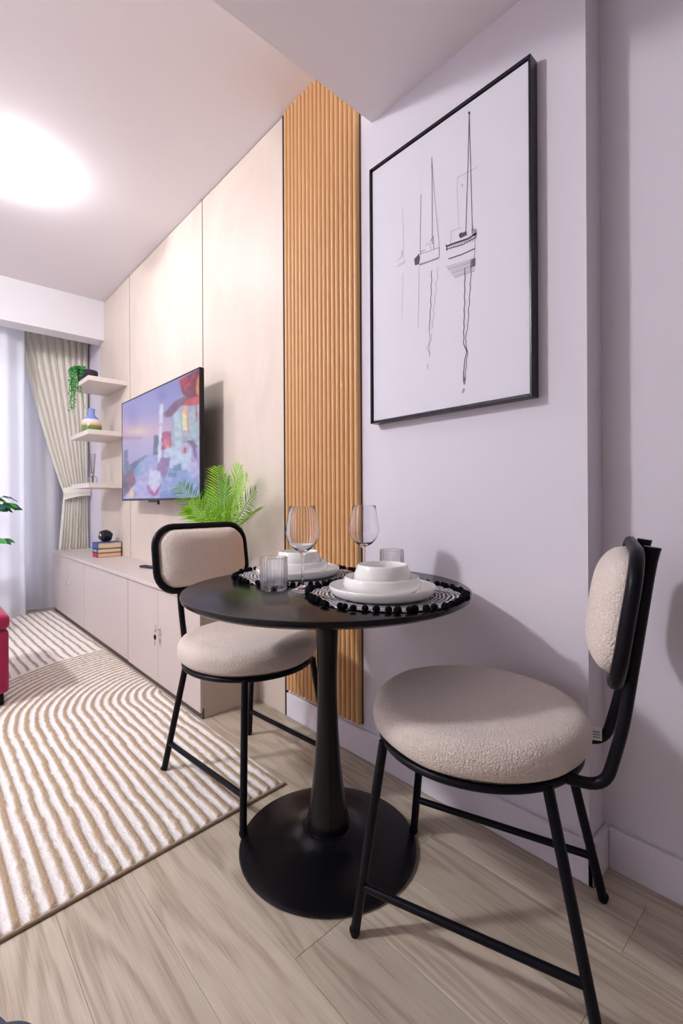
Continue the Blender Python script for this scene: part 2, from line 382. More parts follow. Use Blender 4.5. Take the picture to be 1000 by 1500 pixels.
wr = struct('wall_right', join(box(W, W + .3, YE, YF, 0, HC), box(WR, WR + .2, YN, YE, 0, HC)), 'wall', None, 'lavender grey painted wall behind the round table, with a shallow step', 'wall')
struct('wall_left', box(XL - .1, XL, YN, YF, 0, HC), 'wall', None, 'plain painted wall opposite the beige panelled wall', 'wall')
mat('wall_bounce_cut', (.30, .26, .25, 1), .8)  # dark tone chosen for the unseen back wall, to cut bounced light
struct('wall_back', box(XL - .1, WR + .2, YN - .1, YN, 0, HC), 'wall_bounce_cut', None, 'unseen wall behind the dining corner, toned dark taupe to cut bounced light', 'wall')
struct('ceiling', box(XL - .1, W + .3, YN - .1, YF + .2, HC, HC + .1), 'ceiling', None, 'smooth white ceiling over the rug', 'ceiling')
struct('trim_1', box(XL, WR, YN, YS, HS, HC), 'ceiling', None, 'dropped ceiling over the dining table', 'ceiling')
struct('trim_2', box(XL, W, 4.555, 4.735, 2.46, HC), 'pelmet', None, 'white curtain pelmet below the ceiling', 'pelmet')
# window wall with an opening
wx0, wx1, wz0, wz1 = -1.7, .85, .25, 2.35
wf = struct('wall_far', join(box(XL, wx0, YF, YF + .15, 0, HC), box(wx1, W + .3, YF, YF + .15, 0, HC), box(wx0, wx1, YF, YF + .15, 0, wz0), box(wx0, wx1, YF, YF + .15, wz1, HC)), 'wall', None, 'painted wall with the window behind the sheer curtain', 'wall')
wn = bpy.data.objects.new('window_1', None); COL.objects.link(wn); wn['kind'] = 'structure'; wn['label'] = 'wide window behind the sheer curtain'; wn['category'] = 'window'
fr = []
for a in (wx0, (wx0 + wx1) / 2 - .025, wx1 - .05): fr.append(box(a, a + .05, YF + .04, YF + .10, wz0, wz1))
fr += [box(wx0, wx1, YF + .04, YF + .10, wz0, wz0 + .05), box(wx0, wx1, YF + .04, YF + .10, wz1 - .05, wz1)]
obj('window_frame', join(*fr), 'window_frame', wn)
for a, b in ((wx0 + .05, (wx0 + wx1) / 2 - .025), ((wx0 + wx1) / 2 + .025, wx1 - .05)):
    obj('pane', box(a, b, YF + .066, YF + .072, wz0 + .05, wz1 - .05), 'pane', wn)
# skirting
struct('baseboard_right', join(box(W - .016, W, YE - .016, 1.795, 0, .11, .003, 1), box(W - .016, WR, YE - .016, YE, 0, .11, .003, 1), box(WR - .016, WR, YN, YE - .016, 0, .11, .003, 1)), 'skirting', None, 'white skirting along the lavender wall', 'skirting')
# beige wall panels and the black shadow joints between them
for a, b in ((1.8075, 2.6205), (2.6295, 3.8815), (3.8905, 4.552)):
    p = obj('wall_panel', box(W - .014, W, a, b, .0, HC - .006, .0012, 1), 'wall_laminate', wr)
p = obj('wall_panel', box(W - .014, W, 4.552, 4.66, .0, 2.457, .0012, 1), 'wall_laminate', wr)
for a in (1.803, 2.625, 3.886): obj('shadow_joint', box(W - .0125, W, a - .0045, a + .0045, .0, HC), 'rubber', wr)

# fluted timber panel
sp = thing('slatted_wall_panel', 'tall fluted honey timber panel on the wall beside the picture', 'wall panel', (W, 1.5475, .128))
zt = HC - .128
obj('backing_board', box(-.006, 0, -.2425, .2425, 0, zt), 'slat_back', sp)
NS = 18; pit = .485 / NS
prof = [(-.006, -pit * .425)] + [(-.006 - .019 * math.sin(PI * (k + .5) / 9) ** .7, -pit * .425 * math.cos(PI * (k + .5) / 9)) for k in range(9)] + [(-.006, pit * .425)]
sm = me('slat', poly_prism(prof, 0, zt), .9); sm.materials.append(MATS['slat'])
for k in range(NS): put('slat', sm, None, sp, (0, -.2425 + pit * (k + .5), 0))

# ---------------------------------------------------------------- cabinet run
CF, CT = .985, .56                       # front plane and worktop height
wt = obj('worktop', box(CF - .012, W - .0145, 2.02, 5.0, CT - .022, CT, .002, 1), 'cabinet'); tag(wt, 'long pale beige worktop under the television', 'worktop')
units = [((2.024, 2.522, 2.990), 'pale beige cabinet with keyed doors at the uncovered end'), ((2.994, 3.963), 'pale beige cabinet with one wide flap under the television'), ((3.967, 4.469, 4.998), 'pale beige cabinet with two doors next to the curtain')]
for ys, lab in units:
    u = thing('low_cabinet', lab, 'cabinet', (0, 0, 0), group='low cabinets under the television')
    a, b = ys[0], ys[-1]
    obj('body', box(CF + .019, W - .0145, a, b, .0, CT - .0225, .001, 1), 'cabinet_side', u)
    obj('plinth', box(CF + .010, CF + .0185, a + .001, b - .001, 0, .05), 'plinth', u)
    for i in range(len(ys) - 1):
        near = a == 2.024
        d = obj('door', box(CF, CF + .018, ys[i] + .0015, ys[i + 1] - .0015, .036 if not near else .03, CT - .028, .001, 1), 'cabinet', u)
        if len(ys) == 3:
            yl = ys[1] + (.03 if i else -.03)
            if i == 0:
                lk = lathe([(0, .0), (.009, 0), (.010, .004), (.0085, .007), (0, .0075)], 20); bmesh.ops.rotate(lk, verts=lk.verts, matrix=Matrix.Rotation(-PI / 2, 3, 'Y'))
                obj('lock', lk, 'chrome', d, (CF, yl, .325), smooth=.6)
            obj('hinge_plate', box(CF - .004, CF, yl - .006, yl + .006, .30, .335, .001, 1), 'chrome', d)
# key hanging in the lock of the near unit
kz, ky = .325, 2.492
ks = thing('key', 'dark headed key hanging from the cabinet lock', 'key', (CF - .0078, ky, kz))
obj('key_blade', box(-.016, 0, -.003, .003, -.0012, .0012), 'steel', ks)
hd = lathe([(0, -.0015), (.011, -.0015), (.012, 0), (.011, .0015), (0, .0015)], 20); bmesh.ops.rotate(hd, verts=hd.verts, matrix=Matrix.Rotation(PI / 2, 3, 'Y'))
obj('key_head', hd, 'steel', ks, (-.018, 0, 0), smooth=.6)
obj('key_ring', tube([(-.020, .010 * math.cos(t), -.016 + .010 * math.sin(t)) for t in [2 * PI * k / 20 for k in range(20)]], .0009, 6, True), 'steel', ks)
h2 = lathe([(0, -.002), (.013, -.002), (.0145, 0), (.013, .002), (0, .002)], 20); bmesh.ops.rotate(h2, verts=h2.verts, matrix=Matrix.Rotation(PI / 2, 3, 'Y'))
obj('spare_key_head', h2, 'rubber', ks, (-.020, 0, -.037), smooth=.6)
obj('spare_key_blade', box(-.0208, -.0192, -.003, .003, -.082, -.049, .0004, 1), 'steel', ks)

# ---------------------------------------------------------------- television
TX = 1.16; ty0, ty1, tz0, tz1 = 2.376, 3.635, 1.012, 1.728
tv = thing('television', 'flat black television on wall bracket showing a sunset terrace', 'television', (TX, (ty0 + ty1) / 2, tz0))
hw = (ty1 - ty0) / 2; hh = tz1 - tz0
obj('back_housing', join(box(.012, .028, -hw, hw, 0, hh, .004, 2), box(.028, .055, -hw * .8, hw * .8, .02, hh * .62, .012, 2)), 'tv_plastic', tv)
bz = .007
obj('bezel', join(box(0, .013, -hw, hw, 0, bz * 2.0), box(0, .013, -hw, hw, hh - bz, hh), box(0, .013, -hw, -hw + bz, 0, hh), box(0, .013, hw - bz, hw, 0, hh)), 'tv_plastic', tv)
obj('sensor_bump', join(box(.004, .02, -.02, .13, -.012, 0, .002, 1), box(.006, .018, -.028, -.012, -.026, 0, .002, 1)), 'tv_plastic', tv)
obj('wall_bracket', join(box(.054, .066, -.2, .2, .18, .44), box(.066, .13, -.05, .05, .22, .40, .004, 1), box(.125, W - .0165 - TX, -.12, .12, .15, .47)), 'black_metal', tv)
# picture on the screen, drawn as polygons in the coordinates of a photo crop
def inpoly(x, y, P):
    c = False; j = len(P) - 1
    for i in range(len(P)):
        if (P[i][1] > y) != (P[j][1] > y) and x < (P[j][0] - P[i][0]) * (y - P[i][1]) / (P[j][1] - P[i][1]) + P[i][0]: c = not c
        j = i
    return c
def mixc(a, b, t): t = max(0, min(1, t)); return tuple(p + (q - p) * t for p, q in zip(a, b))
SHAPES = [
    ([(60, 1060), (170, 1000), (280, 940), (330, 930), (200, 1040), (190, 1210), (60, 1370)], (92, 108, 140)),       # shore
    ([(60, 1150), (150, 1060), (190, 1200), (60, 1375)], (104, 88, 118)),
    ([(110, 1160), (170, 1080), (195, 1210), (150, 1260), (110, 1230)], (140, 80, 110)),
    ([(165, 1090), (270, 960), (400, 900), (410, 990), (300, 1090), (190, 1210)], (150, 165, 220)),                    # pool
    ([(170, 1080), (230, 1040), (235, 1110), (185, 1150)], (104, 160, 205)),
    ([(190, 1215), (300, 1095), (420, 1000), (420, 1375), (60, 1375)], (178, 172, 226)),                               # deck
    ([(70, 880), (110, 870), (115, 1040), (70, 1050)], (98, 110, 150)),
    ([(370, 730), (420, 730), (430, 930), (360, 935)], (92, 100, 132)),
    ([(445, 700), (540, 690), (540, 870), (445, 890)], (172, 78, 130)),
    ([(470, 780), (530, 740), (530, 860), (480, 870)], (226, 100, 128)),
    ([(480, 860), (515, 830), (525, 860), (490, 890)], (250, 170, 120)),
    ([(460, 520), (640, 340), (700, 290), (830, 240), (830, 470), (560, 440), (530, 560), (470, 545)], (186, 190, 216)),
    ([(540, 560), (570, 430), (830, 440), (830, 900), (540, 840)], (170, 180, 206)),                                  # glazed front
    ([(570, 470), (640, 450), (640, 860), (575, 840)], (192, 212, 220)),
    ([(655, 500), (690, 520), (700, 690), (655, 690)], (252, 244, 170)),
    ([(660, 400), (700, 430), (705, 560), (665, 520)], (246, 180, 130)),
    ([(700, 480), (722, 480), (722, 720), (700, 720)], (220, 150, 160)),
    ([(720, 500), (790, 470), (800, 800), (730, 740)], (168, 196, 204)),
    ([(460, 520), (570, 400), (660, 340), (740, 360), (640, 440), (540, 550), (480, 550)], (122, 78, 116)),            # eaves
    ([(620, 175), (835, 60), (835, 330), (760, 380), (660, 330)], (132, 40, 66)),                                     # red roof
    ([(620, 180), (700, 130), (720, 150), (650, 240)], (206, 44, 72)),
    ([(660, 270), (770, 110), (800, 100), (690, 300)], (190, 40, 66)),
    ([(640, 430), (720, 370), (830, 330), (830, 420), (740, 440)], (214, 62, 70)),
    ([(790, 240), (815, 130), (828, 120), (828, 330), (800, 330)], (240, 140, 74)),
    ([(785, 420), (800, 400), (800, 600), (785, 600)], (214, 58, 72)),
    ([(428, 418), (466, 418), (440, 900), (440, 1010), (408, 1010), (410, 880)], (224, 224, 246)),                     # pillar
    ([(480, 880), (590, 840), (700, 820), (740, 880), (740, 1370), (420, 1370), (470, 1150), (450, 1000)], (196, 212, 244)),
    ([(420, 1160), (520, 1070), (720, 1100), (820, 1180), (820, 1370), (420, 1370)], (150, 170, 226)),
    ([(400, 1030), (450, 960), (530, 960), (520, 1060), (470, 1180), (400, 1120)], (150, 110, 172)),
    ([(330, 1080), (430, 1100), (440, 1240), (370, 1320), (310, 1230)], (206, 206, 240)),
    ([(295, 1230), (370, 1320), (440, 1220), (440, 1260), (385, 1360), (350, 1360), (295, 1280)], (176, 70, 158)),
    ([(620, 880), (660, 830), (720, 850), (720, 920), (650, 930)], (206, 170, 206)),
    ([(660, 870), (690, 860), (690, 920), (665, 915)], (172, 60, 92)),
    ([(675, 800), (760, 790), (800, 860), (780, 880), (720, 820)], (120, 80, 104)),
    ([(740, 820), (780, 810), (800, 1000), (770, 960)], (130, 96, 150)),
    ([(560, 1040), (640, 1030), (640, 1100), (560, 1110)], (122, 150, 190)),
    ([(520, 1110), (600, 1120), (590, 1170), (510, 1160)], (112, 140, 196)),
    ([(720, 1030), (800, 1010), (820, 1140), (740, 1180)], (196, 186, 236)),
    ([(440, 1310), (560, 1290), (600, 1370), (420, 1370)], (122, 140, 216)),
    ([(120, 1360), (140, 1265), (150, 1265), (170, 1360)], (250, 206, 150)),
]
def picture(x, y):
    base = mixc((150, 150, 214), (176, 160, 216), (y - 300) / 400)
    base = mixc(base, (214, 178, 206), 1 - abs(y - 700) / 190)
    base = mixc(base, (236, 208, 190), (1 - abs(y - 690) / 70) * (1 - abs(x - 215) / 140) if abs(x - 215) < 140 and abs(y - 690) < 70 else 0)
    if y > 760 and x < 420: base = mixc((196, 176, 214), (176, 170, 214), (y - 760) / 200)
    if x < 400 and 740 < y < 775 and x < 60 + 190: base = mixc(base, (166, 140, 180), .6)
    base = mixc(base, (128, 130, 198), max(0, 1 - math.hypot((x - 450) / 60, (y - 330) / 80)))
    base = mixc(base, (150, 140, 200), .6 * max(0, 1 - math.hypot((x - 150) / 90, (y - 520) / 120)))
    for P, c in SHAPES:
        if inpoly(x, y, P):
            n = noise.noise(Vector((x * .02, y * .02, len(P))))
            base = mixc(c, (250, 250, 255) if n > 0 else (90, 90, 140), abs(n) * .35)
    return srgb(*base)
NU, NV = 200, 116
bm = bmesh.new(); V = []; cols = []
zl, zr = 1 / 960, 1 / 1315
for j in range(NV + 1):
    for i in range(NU + 1):
        u, t = i / NU, 1 - j / NV
        s = u * zr / ((1 - u) * zl + u * zr); x = 58 + 767 * s * 1.0; s2 = (x - 58) / 767
        # screen left is the far end (+Y)
        top = 410 - (x - 58) * .456; y = top + (1375 - top) * t
        V.append(bm.verts.new((0, hw - bz - u * 2 * (hw - bz), bz * 2 + (1 - t) * (hh - 3 * bz)))); _n = Vector((x * .03, y * .03, 0)); cols.append(tuple(sum(q) / 4 for q in zip(*[picture(x + 7 * noise.noise(_n) + dx_, y + 7 * noise.noise(_n + Vector((9, 9, 9))) + dy_) for dx_, dy_ in ((-4, -4), (4, -4), (-4, 4), (4, 4))])))
for j in range(NV):
    for i in range(NU):
        a = j * (NU + 1) + i; bm.faces.new((V[a], V[a + 1], V[a + NU + 2], V[a + NU + 1]))
d = me('screen', bm); ca = d.color_attributes.new('picture', 'FLOAT_COLOR', 'POINT')
ca.data.foreach_set('color', [c for q in cols for c in q])
o = put('screen', d, 'screen', tv, (.002, 0, 0)); o['label'] = 'bright screen with sunset terrace picture'

# ---------------------------------------------------------------- framed picture
XP = W - .042; py0, py1, pz0, pz1 = .6045, 1.2198, 1.288, 2.234
pc = thing('framed_picture', 'tall framed sailboat line drawing on the wall above the table', 'picture', (W, (py0 + py1) / 2, pz0))
ph, pw = pz1 - pz0, (py1 - py0) / 2; ft = .0065
obj('frame', join(box(-.042, -.001, -pw, -pw + ft, 0, ph, .001, 1), box(-.042, -.001, pw - ft, pw, 0, ph, .001, 1), box(-.042, -.001, -pw + ft, pw - ft, 0, ft, .001, 1), box(-.042, -.001, -pw + ft, pw - ft, ph - ft, ph, .001, 1)), 'frame_black', pc)
cv = obj('canvas', box(-.034, -.001, -pw + ft + .003, pw - ft - .003, ft + .003, ph - ft - .003, .001, 1), 'canvas', pc)
obj('rebate', box(-.020, -.001, -pw + ft, pw - ft, ft, ph - ft), 'frame_black', pc)
def cp(x, y):   # crop (750x1500 of 530..820, 60..640) -> local on the canvas front
    q = at(530 + x * .38667, 60 + y * .38667, 'X', W - .0345)
    return Vector((-.0345, q.y - (py0 + py1) / 2, q.z - pz0))
inkb = bmesh.new(); inks = bmesh.new()
def stroke(pts, wd, soft=False, jit=0):
    b = inks if soft else inkb; P = [cp(*p) for p in pts]
    if jit:
        Q = []
        for i in range(len(P) - 1):
            n = max(2, int((P[i + 1] - P[i]).length / .008))
            for k in range(n):
                t = k / n; q = P[i].lerp(P[i + 1], t); q.y += 2.0 * jit * math.sin((len(Q)) * 1.3) * random.uniform(.4, 1); Q.append(q)
        P = Q + [P[-1]]
    for i in range(len(P) - 1):
        dd = P[i + 1] - P[i]
        if dd.length < 1e-6: continue
        n = Vector((0, -dd.z, dd.y)).normalized() * wd * .5
        b.faces.new([b.verts.new(v) for v in (P[i] - n, P[i + 1] - n, P[i + 1] + n, P[i] + n)])
def fillp(pts, soft=False):
    b = inks if soft else inkb; b.faces.new([b.verts.new(cp(*p)) for p in pts])
wk = .0022
# big boat
stroke([(406, 268), (401, 480), (393, 720)], .0026); stroke([(406, 272), (412, 500), (418, 720)], .0024); stroke([(404, 268), (408, 278)], .006)
stroke([(361, 518), (438, 478)], .0013, True); stroke([(361, 518), (360, 560), (366, 700)], .0008, True); stroke([(380, 543), (380, 552)], .003, True)
stroke([(320, 778), (345, 768), (400, 750), (434, 728)], .006); stroke([(318, 790), (380, 772), (434, 742)], .003); stroke([(318, 770), (322, 795)], .003)
for k in range(14): x = 322 + k * 8; stroke([(x, 790 - k * 2.6), (x + 4, 774 - k * 2.6)], .0016)
fillp([(366, 735), (390, 722), (394, 715), (398, 735), (372, 748)]); fillp([(414, 712), (434, 712), (434, 740), (416, 738)], True)
stroke([(335, 768), (338, 722), (372, 706), (372, 712)], .0013, True); stroke([(372, 742), (370, 730), (380, 726)], .003)
stroke([(327, 826), (380, 808), (428, 786)], .0038); stroke([(428, 730), (427, 790), (424, 850)], .0018, True); stroke([(418, 700), (436, 735)], .001, True)
for k in range(9): stroke([(318 + k * 4, 856 + k * 5), (428, 822 + k * 6)], .0011 + .0006 * (k % 3), True, .0006)
for k in range(5): stroke([(410, 832 + k * 6), (430, 824 + k * 6)], .003)
stroke([(390, 860), (388, 1000), (386, 1090)], .0028, False, .0008); stroke([(414, 850), (406, 990), (400, 1090)], .0022, False, .0014)
stroke([(386, 1090), (384, 1140), (396, 1180), (386, 1230), (384, 1290)], .0030, False, .001); stroke([(400, 1090), (390, 1130), (400, 1180), (392, 1250), (390, 1290)], .0022, False, .001)
fillp([(382, 1270), (390, 1275), (392, 1298), (386, 1304), (382, 1290)], True); fillp([(380, 1322), (386, 1314), (390, 1322), (384, 1334), (378, 1334)], True)
# middle boat
stroke([(264, 440), (266, 600), (266, 770)], .0022); stroke([(265, 460), (278, 620), (293, 780)], .0012); stroke([(223, 580), (220, 800)], .0017)
fillp([(198, 826), (216, 806), (220, 822), (216, 846), (200, 850)]); fillp([(216, 844), (250, 834), (290, 818), (290, 826), (250, 840), (218, 852)], True)
stroke([(216, 808), (250, 798), (293, 782)], .0014); stroke([(293, 782), (292, 822)], .002); stroke([(222, 810), (222, 798), (240, 792)], .0016); stroke([(240, 775), (256, 766), (262, 790)], .0016, True); stroke([(258, 760), (270, 740), (272, 790)], .003, True)
stroke([(216, 856), (214, 1020), (211, 1090)], .0012, True, .0006); stroke([(264, 870), (260, 1000), (254, 1100)], .0024, False, .001); stroke([(288, 860), (276, 980), (266, 1090)], .0014, True, .0018)
stroke([(254, 1100), (262, 1130), (248, 1160), (256, 1195)], .0018, True, .0014); stroke([(264, 1110), (252, 1140), (258, 1190)], .0014, True, .0012); stroke([(249, 1225), (248, 1242)], .003, True)
# small boat
stroke([(154, 635), (158, 820)], .001, True); stroke([(130, 855), (160, 842), (162, 826)], .0014, True); stroke([(134, 834), (148, 818), (152, 792), (154, 820)], .0016, True); stroke([(136, 846), (160, 838)], .001, True); stroke([(155, 880), (150, 1050)], .0008, True, .0006)
dr = obj('sailboat_drawing', inkb, 'ink', cv); dr['kind'] = 'stuff'; dr = obj('pale_drawing_lines', inks, 'ink_soft', cv); dr['kind'] = 'stuff'

# ---------------------------------------------------------------- rug
def rug_near(x): return 1.304 + .062 * x
RX0, RX1, RY1 = -.75, CF - .004, 5.0
def stripe(x, y):
    xc, yc, R = 1.05, 2.41, 1.0
    wob = .006 * noise.noise(Vector((x * 7, y * 7, 0))) + .0025 * noise.noise(Vector((x * 30, y * 30, 3)))
    rr = (xc - x) if y < yc else math.hypot(x - xc, y - yc)
    if y < yc and rr > R + .02: rr = rr + .01
    if y >= yc and rr > R:
        return (x + .03 * (y - 3) + wob) / .05, rr - R
    return (rr + wob) / .0386, abs(rr - R) + .05
nu, nv = 290, 590
bm = bmesh.new(); V = []; st = []
for j in range(nv + 1):
    for i in range(nu + 1):
        x = RX0 + (RX1 - RX0) * i / nu; n0 = rug_near(x); y = n0 + (RY1 - n0) * j / nv
        p, e = stripe(x, y); e2 = y >= 2.41 and math.hypot(x - 1.05, y - 2.41) > 1.0; q = .5 + .5 * math.cos(2 * PI * p)
        a = max(0, min(1, (q - (.10 if e2 else .30) + .16 * noise.noise(Vector((x * 22, y * 22, 5)))) / .3))
        if e < .02: a = 1
        edge = min(i, nu - i, j, nv - j)
        z = .0135 - .0055 * a + (.0030 - .0018 * a) * noise.noise(Vector((x * 90, y * 90, 1)))
        if edge == 0: z = .002
        elif edge == 1: z = min(z, .008)
        V.append(bm.verts.new((x, y, z))); st.append(a)
for j in range(nv):
    for i in range(nu):
        k = j * (nu + 1) + i; bm.faces.new((V[k], V[k + 1], V[k + nu + 2], V[k + nu + 1]))
d = me('pile', bm, 3.1); fa = d.attributes.new('stripe', 'FLOAT', 'POINT'); fa.data.foreach_set('value', st)
rg = thing('striped_rug', 'thick cream and tan rug with carved curving stripes', 'rug', (0, 0, 0))
put('pile', d, 'rug_pile', rg)
bd = [(RX0, RY1, .005), (RX0, rug_near(RX0), .005), (RX1, rug_near(RX1), .005), (RX1, RY1, .005)]
obj('binding', tube([(RX0 + (RX1 - RX0) * k / 30, rug_near(RX0 + (RX1 - RX0) * k / 30) - .002, .0052) for k in range(31)], .0052, 8), 'rug_binding', rg, smooth=1)

# ---------------------------------------------------------------- round table
TC = Vector((.906, 1.046)); TZ = .752
tb = thing('bistro_table', 'round black pedestal table against the lavender wall', 'table', (TC.x, TC.y, 0))
obj('tabletop', lathe([(0, TZ - .0165), (.36, TZ - .0165), (.372, TZ - .022), (.396, TZ - .021), (.408, TZ - .014), (.41, TZ - .007), (.4085, TZ - .0015), (.405, TZ), (0, TZ)], 96), 'black_table', tb, smooth=.7)
obj('mounting_plate', lathe([(0, TZ - .026), (.11, TZ - .026), (.11, TZ - .0165), (0, TZ - .0165)], 40), 'black_metal', tb, smooth=.6)
obj('pedestal_stem', lathe([(.0, .058)] + [(.063, .058), (.0635, .064), (.0595, .085), (.052, .125), (.0445, .18), (.0375, .25), (.032, .33), (.029, .42), (.0285, .48), (.030, .55), (.0335, .63), (.0385, .70), (.0405, TZ - .026), (0, TZ - .026)], 48), 'black_table', tb, smooth=.6)
obj('base_disc', lathe([(0, 0), (.250, 0), (.2555, .003), (.2565, .008), (.254, .0125), (.235, .0165), (.19, .021), (.145, .026), (.112, .033), (.09, .044), (.077, .054), (.068, .0575), (0, .0575)], 96), 'black_table', tb, smooth=.7)

# ---------------------------------------------------------------- chairs
def make_chair(name, label, loc, rz):
    c = thing(name, label, 'chair', loc, rz, 'bistro chairs at the round table')
    r = .243
    prof = [(0, .447), (r - .022, .447)]
    for k in range(13):
        a = -PI / 2 + PI * k / 12; prof.append((r - .05 + .053 * max(0, math.cos(a)) ** (.75 if a > 0 else .45), .4905 + .0405 * math.sin(a)))
    prof += [(r - .08, .5325), (r - .14, .5355), (r - .2, .537), (0, .5375)]
    def puck(i, a): return .004 * noise.noise(Vector((math.cos(a) * 2.5, math.sin(a) * 2.5, i * .2))) if 2 < i < 15 else 0
    b = lathe(prof, 72, puck)
    for v in b.verts: v.co.z += .004 * noise.noise(v.co * 9) if v.co.z > .47 else 0
    obj('seat_cushion', b, 'boucle', c, smooth=3.1)
    obj('seat_ring', tube([(.2245 * math.cos(2 * PI * k / 64), .2245 * math.sin(2 * PI * k / 64), .4395) for k in range(64)], .0088, 10, True), 'black_metal', c, smooth=3.1)
    for sx in (-1, 1):
        ends = []
        for top, bot in (((.146 * sx, .178, .440), (.193 * sx, .232, .006)), ((.146 * sx, -.172, .440), (.193 * sx, -.264, .006))):
            T, B = Vector(top), Vector(bot)
            lg = obj('leg', tube([T, B], .0112, 12), 'black_metal', c, smooth=1)
            obj('foot_cap', tube([B + Vector((0, 0, .012)), B + Vector((0, 0, .004)), B + Vector((0, 0, -.006))], [.0122, .0124, .0085], 12), 'rubber', lg, smooth=1)
            t = (.440 - .112) / (.440 - .006); ends.append(T.lerp(B, t))
        obj('stretcher', tube(ends, .0092, 10), 'black_metal', c, smooth=1)
        X = .10 * sx
        path = arc([(X, -.19, .440), (X, -.270, .440), (X, -.300, .56), (X, -.349, .912)], .045, 7)
        rr = [.0112] * (len(path) - 1) + [.0112]
        # flattened flaring end
        e0, e1 = Vector(path[-2]), Vector(path[-1]); dd = (e1 - e0)
        path = path[:-1] + [e0 + dd * .80, e0 + dd * .92, e1]; rr = [.0112] * (len(path) - 3) + [.0112, .012, .0145]
        obj('back_post', tube(path, rr, 12), 'black_metal', c, smooth=1)
    # backrest in its own leaning plane
    lean = math.atan2(.054, .357); cz = .782; cy = -.331 + .027
    ux = Vector((1, 0, 0)); uz = Vector((0, -math.sin(lean), math.cos(lean))); un = Vector((0, math.cos(lean), math.sin(lean)))
    C0 = Vector((0, cy, cz))
    out = rrect(.405, .248, .078, 7)
    obj('backrest_frame', tube([C0 + ux * a + uz * b for a, b in out], .0125, 10, True), 'black_metal', c, smooth=3.1)
    b = bmesh.new(); inn = rrect(.386, .229, .070, 9); n = len(inn)
    for sgn, hgt in ((1, .064), (-1, .018)):
        rings = []
        for k in range(13):
            t = 1 - (k / 12); h = hgt * (1 - t ** 3.2) ** .55
            rings.append([b.verts.new(C0 + ux * (p[0] * t) + uz * (p[1] * t) + un * (sgn * h)) for p in inn] if k < 12 else [b.verts.new(C0 + un * sgn * h)])
        for k in range(12):
            for i in range(n):
                j = (i + 1) % n
                if k < 11: b.faces.new((rings[k][i], rings[k][j], rings[k + 1][j], rings[k + 1][i]))
                else: b.faces.new((rings[k][i], rings[k][j], rings[k + 1][0]))
    bmesh.ops.remove_doubles(b, verts=b.verts, dist=1e-5)
    obj('backrest_cushion', b, 'boucle', c, smooth=3.1)
    for sx in (-1, 1):
        obj('back_bracket', tube([C0 + ux * .10 * sx + uz * .085 - un * .010, C0 + ux * .10 * sx + uz * .085 - un * .026], .007, 8), 'black_metal', c, smooth=1)
    return c
ch2 = make_chair('bistro_chair', 'cream boucle chair with label, beside the stepped wall corner', (1.013, .622, -.0), math.radians(18.3))
ch1 = make_chair('bistro_chair', 'cream boucle chair standing partly on the striped rug', (.908, 1.480, 0), math.radians(180 + 4.5))
# sewn label on the near chair
tg = obj('care_label', join(box(-.012, .012, -.001, .001, -.018, .012)), 'tag', ch2, (.064, -.252, .474), rz=-1.34)
obj('label_print', join(*[box(-.009, .009, -.0014, -.001, -.012 + .006 * k, -.0095 + .006 * k) for k in range(3)]), 'tag_print', tg)

# ---------------------------------------------------------------- tableware
def placemat(loc, label):
    p = thing('placemat', label, 'placemat', loc, random.uniform(0, 3), 'pompom placemats')
    obj('woven_disc', lathe([(0, 0), (.197, 0), (.200, .002), (.198, .004), (0, .0042)], 72), 'placemat_weave', p, smooth=.7)
    for k in range(54):
        a = 2 * PI * (k + random.uniform(-.3, .3)) / 54; rr = .203 + random.uniform(-.006, .008)
        o = put('pompom', POM, None, p, (rr * math.cos(a), rr * math.sin(a), .0088)); s = random.uniform(.85, 1.12); o.scale = (s, s, s * .95); o.rotation_euler = (random.uniform(0, 3), 0, random.uniform(0, 3))
    return p
b = bmesh.new(); bmesh.ops.create_icosphere(b, subdivisions=2, radius=.0088)
for v in b.verts: v.co *= 1 + .12 * noise.noise(v.co * 300)
POM = me('pompom', b, 3.1); POM.materials.append(MATS['pompom'])
NP = (.906, .828); FP = (.950, 1.242)
placemat((.927, .836, TZ + .0003), 'black and white placemat with pompoms on the side of the labelled chair')
placemat((.957, 1.252, TZ + .0003), 'black and white placemat with pompoms on the side of the rug')
def lip(prof_out, th):   # outer profile up, inner profile back down
    return prof_out
def dish(name, label, cat, loc, prof, group): return tag(obj(name, lathe(prof, 72), 'china', None, loc, smooth=.8), label, cat, group)
PLATE = [(0, 0), (.100, 0), (.118, .002), (.131, .010), (.1365, .020), (.1368, .027), (.1355, .0285), (.1338, .027), (.132, .020), (.124, .0115), (.110, .0085), (0, .0085)]
MED = [(0, 0), (.070, 0), (.088, .004), (.0995, .014), (.1015, .024), (.097, .036), (.0945, .0405), (.093, .041), (.0925, .039), (.0965, .026), (.093, .015), (.082, .0085), (0, .0075)]
BOWL = [(0, 0), (.045, 0), (.062, .004), (.072, .014), (.0748, .025), (.0728, .040), (.0655, .060), (.0635, .0632), (.062, .0637), (.0612, .062), (.068, .040), (.0705, .025), (.067, .014), (.055, .007), (0, .006)]
for (x, y), who, dz in ((NP, 'on the side of the labelled chair', .0046), (FP, 'on the side of the rug', .0046)):
    z = TZ + dz
    dish('dinner_plate', 'white rimmed dinner plate under the bowls ' + who, 'plate', (x, y, z), PLATE, 'dinner plates')
    dish('pasta_bowl', 'white shallow bowl between plate and small bowl ' + who, 'bowl', (x + .002, y + .003, z + .0088), MED, 'shallow bowls')
    dish('small_bowl', 'small white bowl on top of the stack ' + who, 'bowl', (x + .004, y + .002, z + .0088 + .0079), BOWL, 'small bowls')
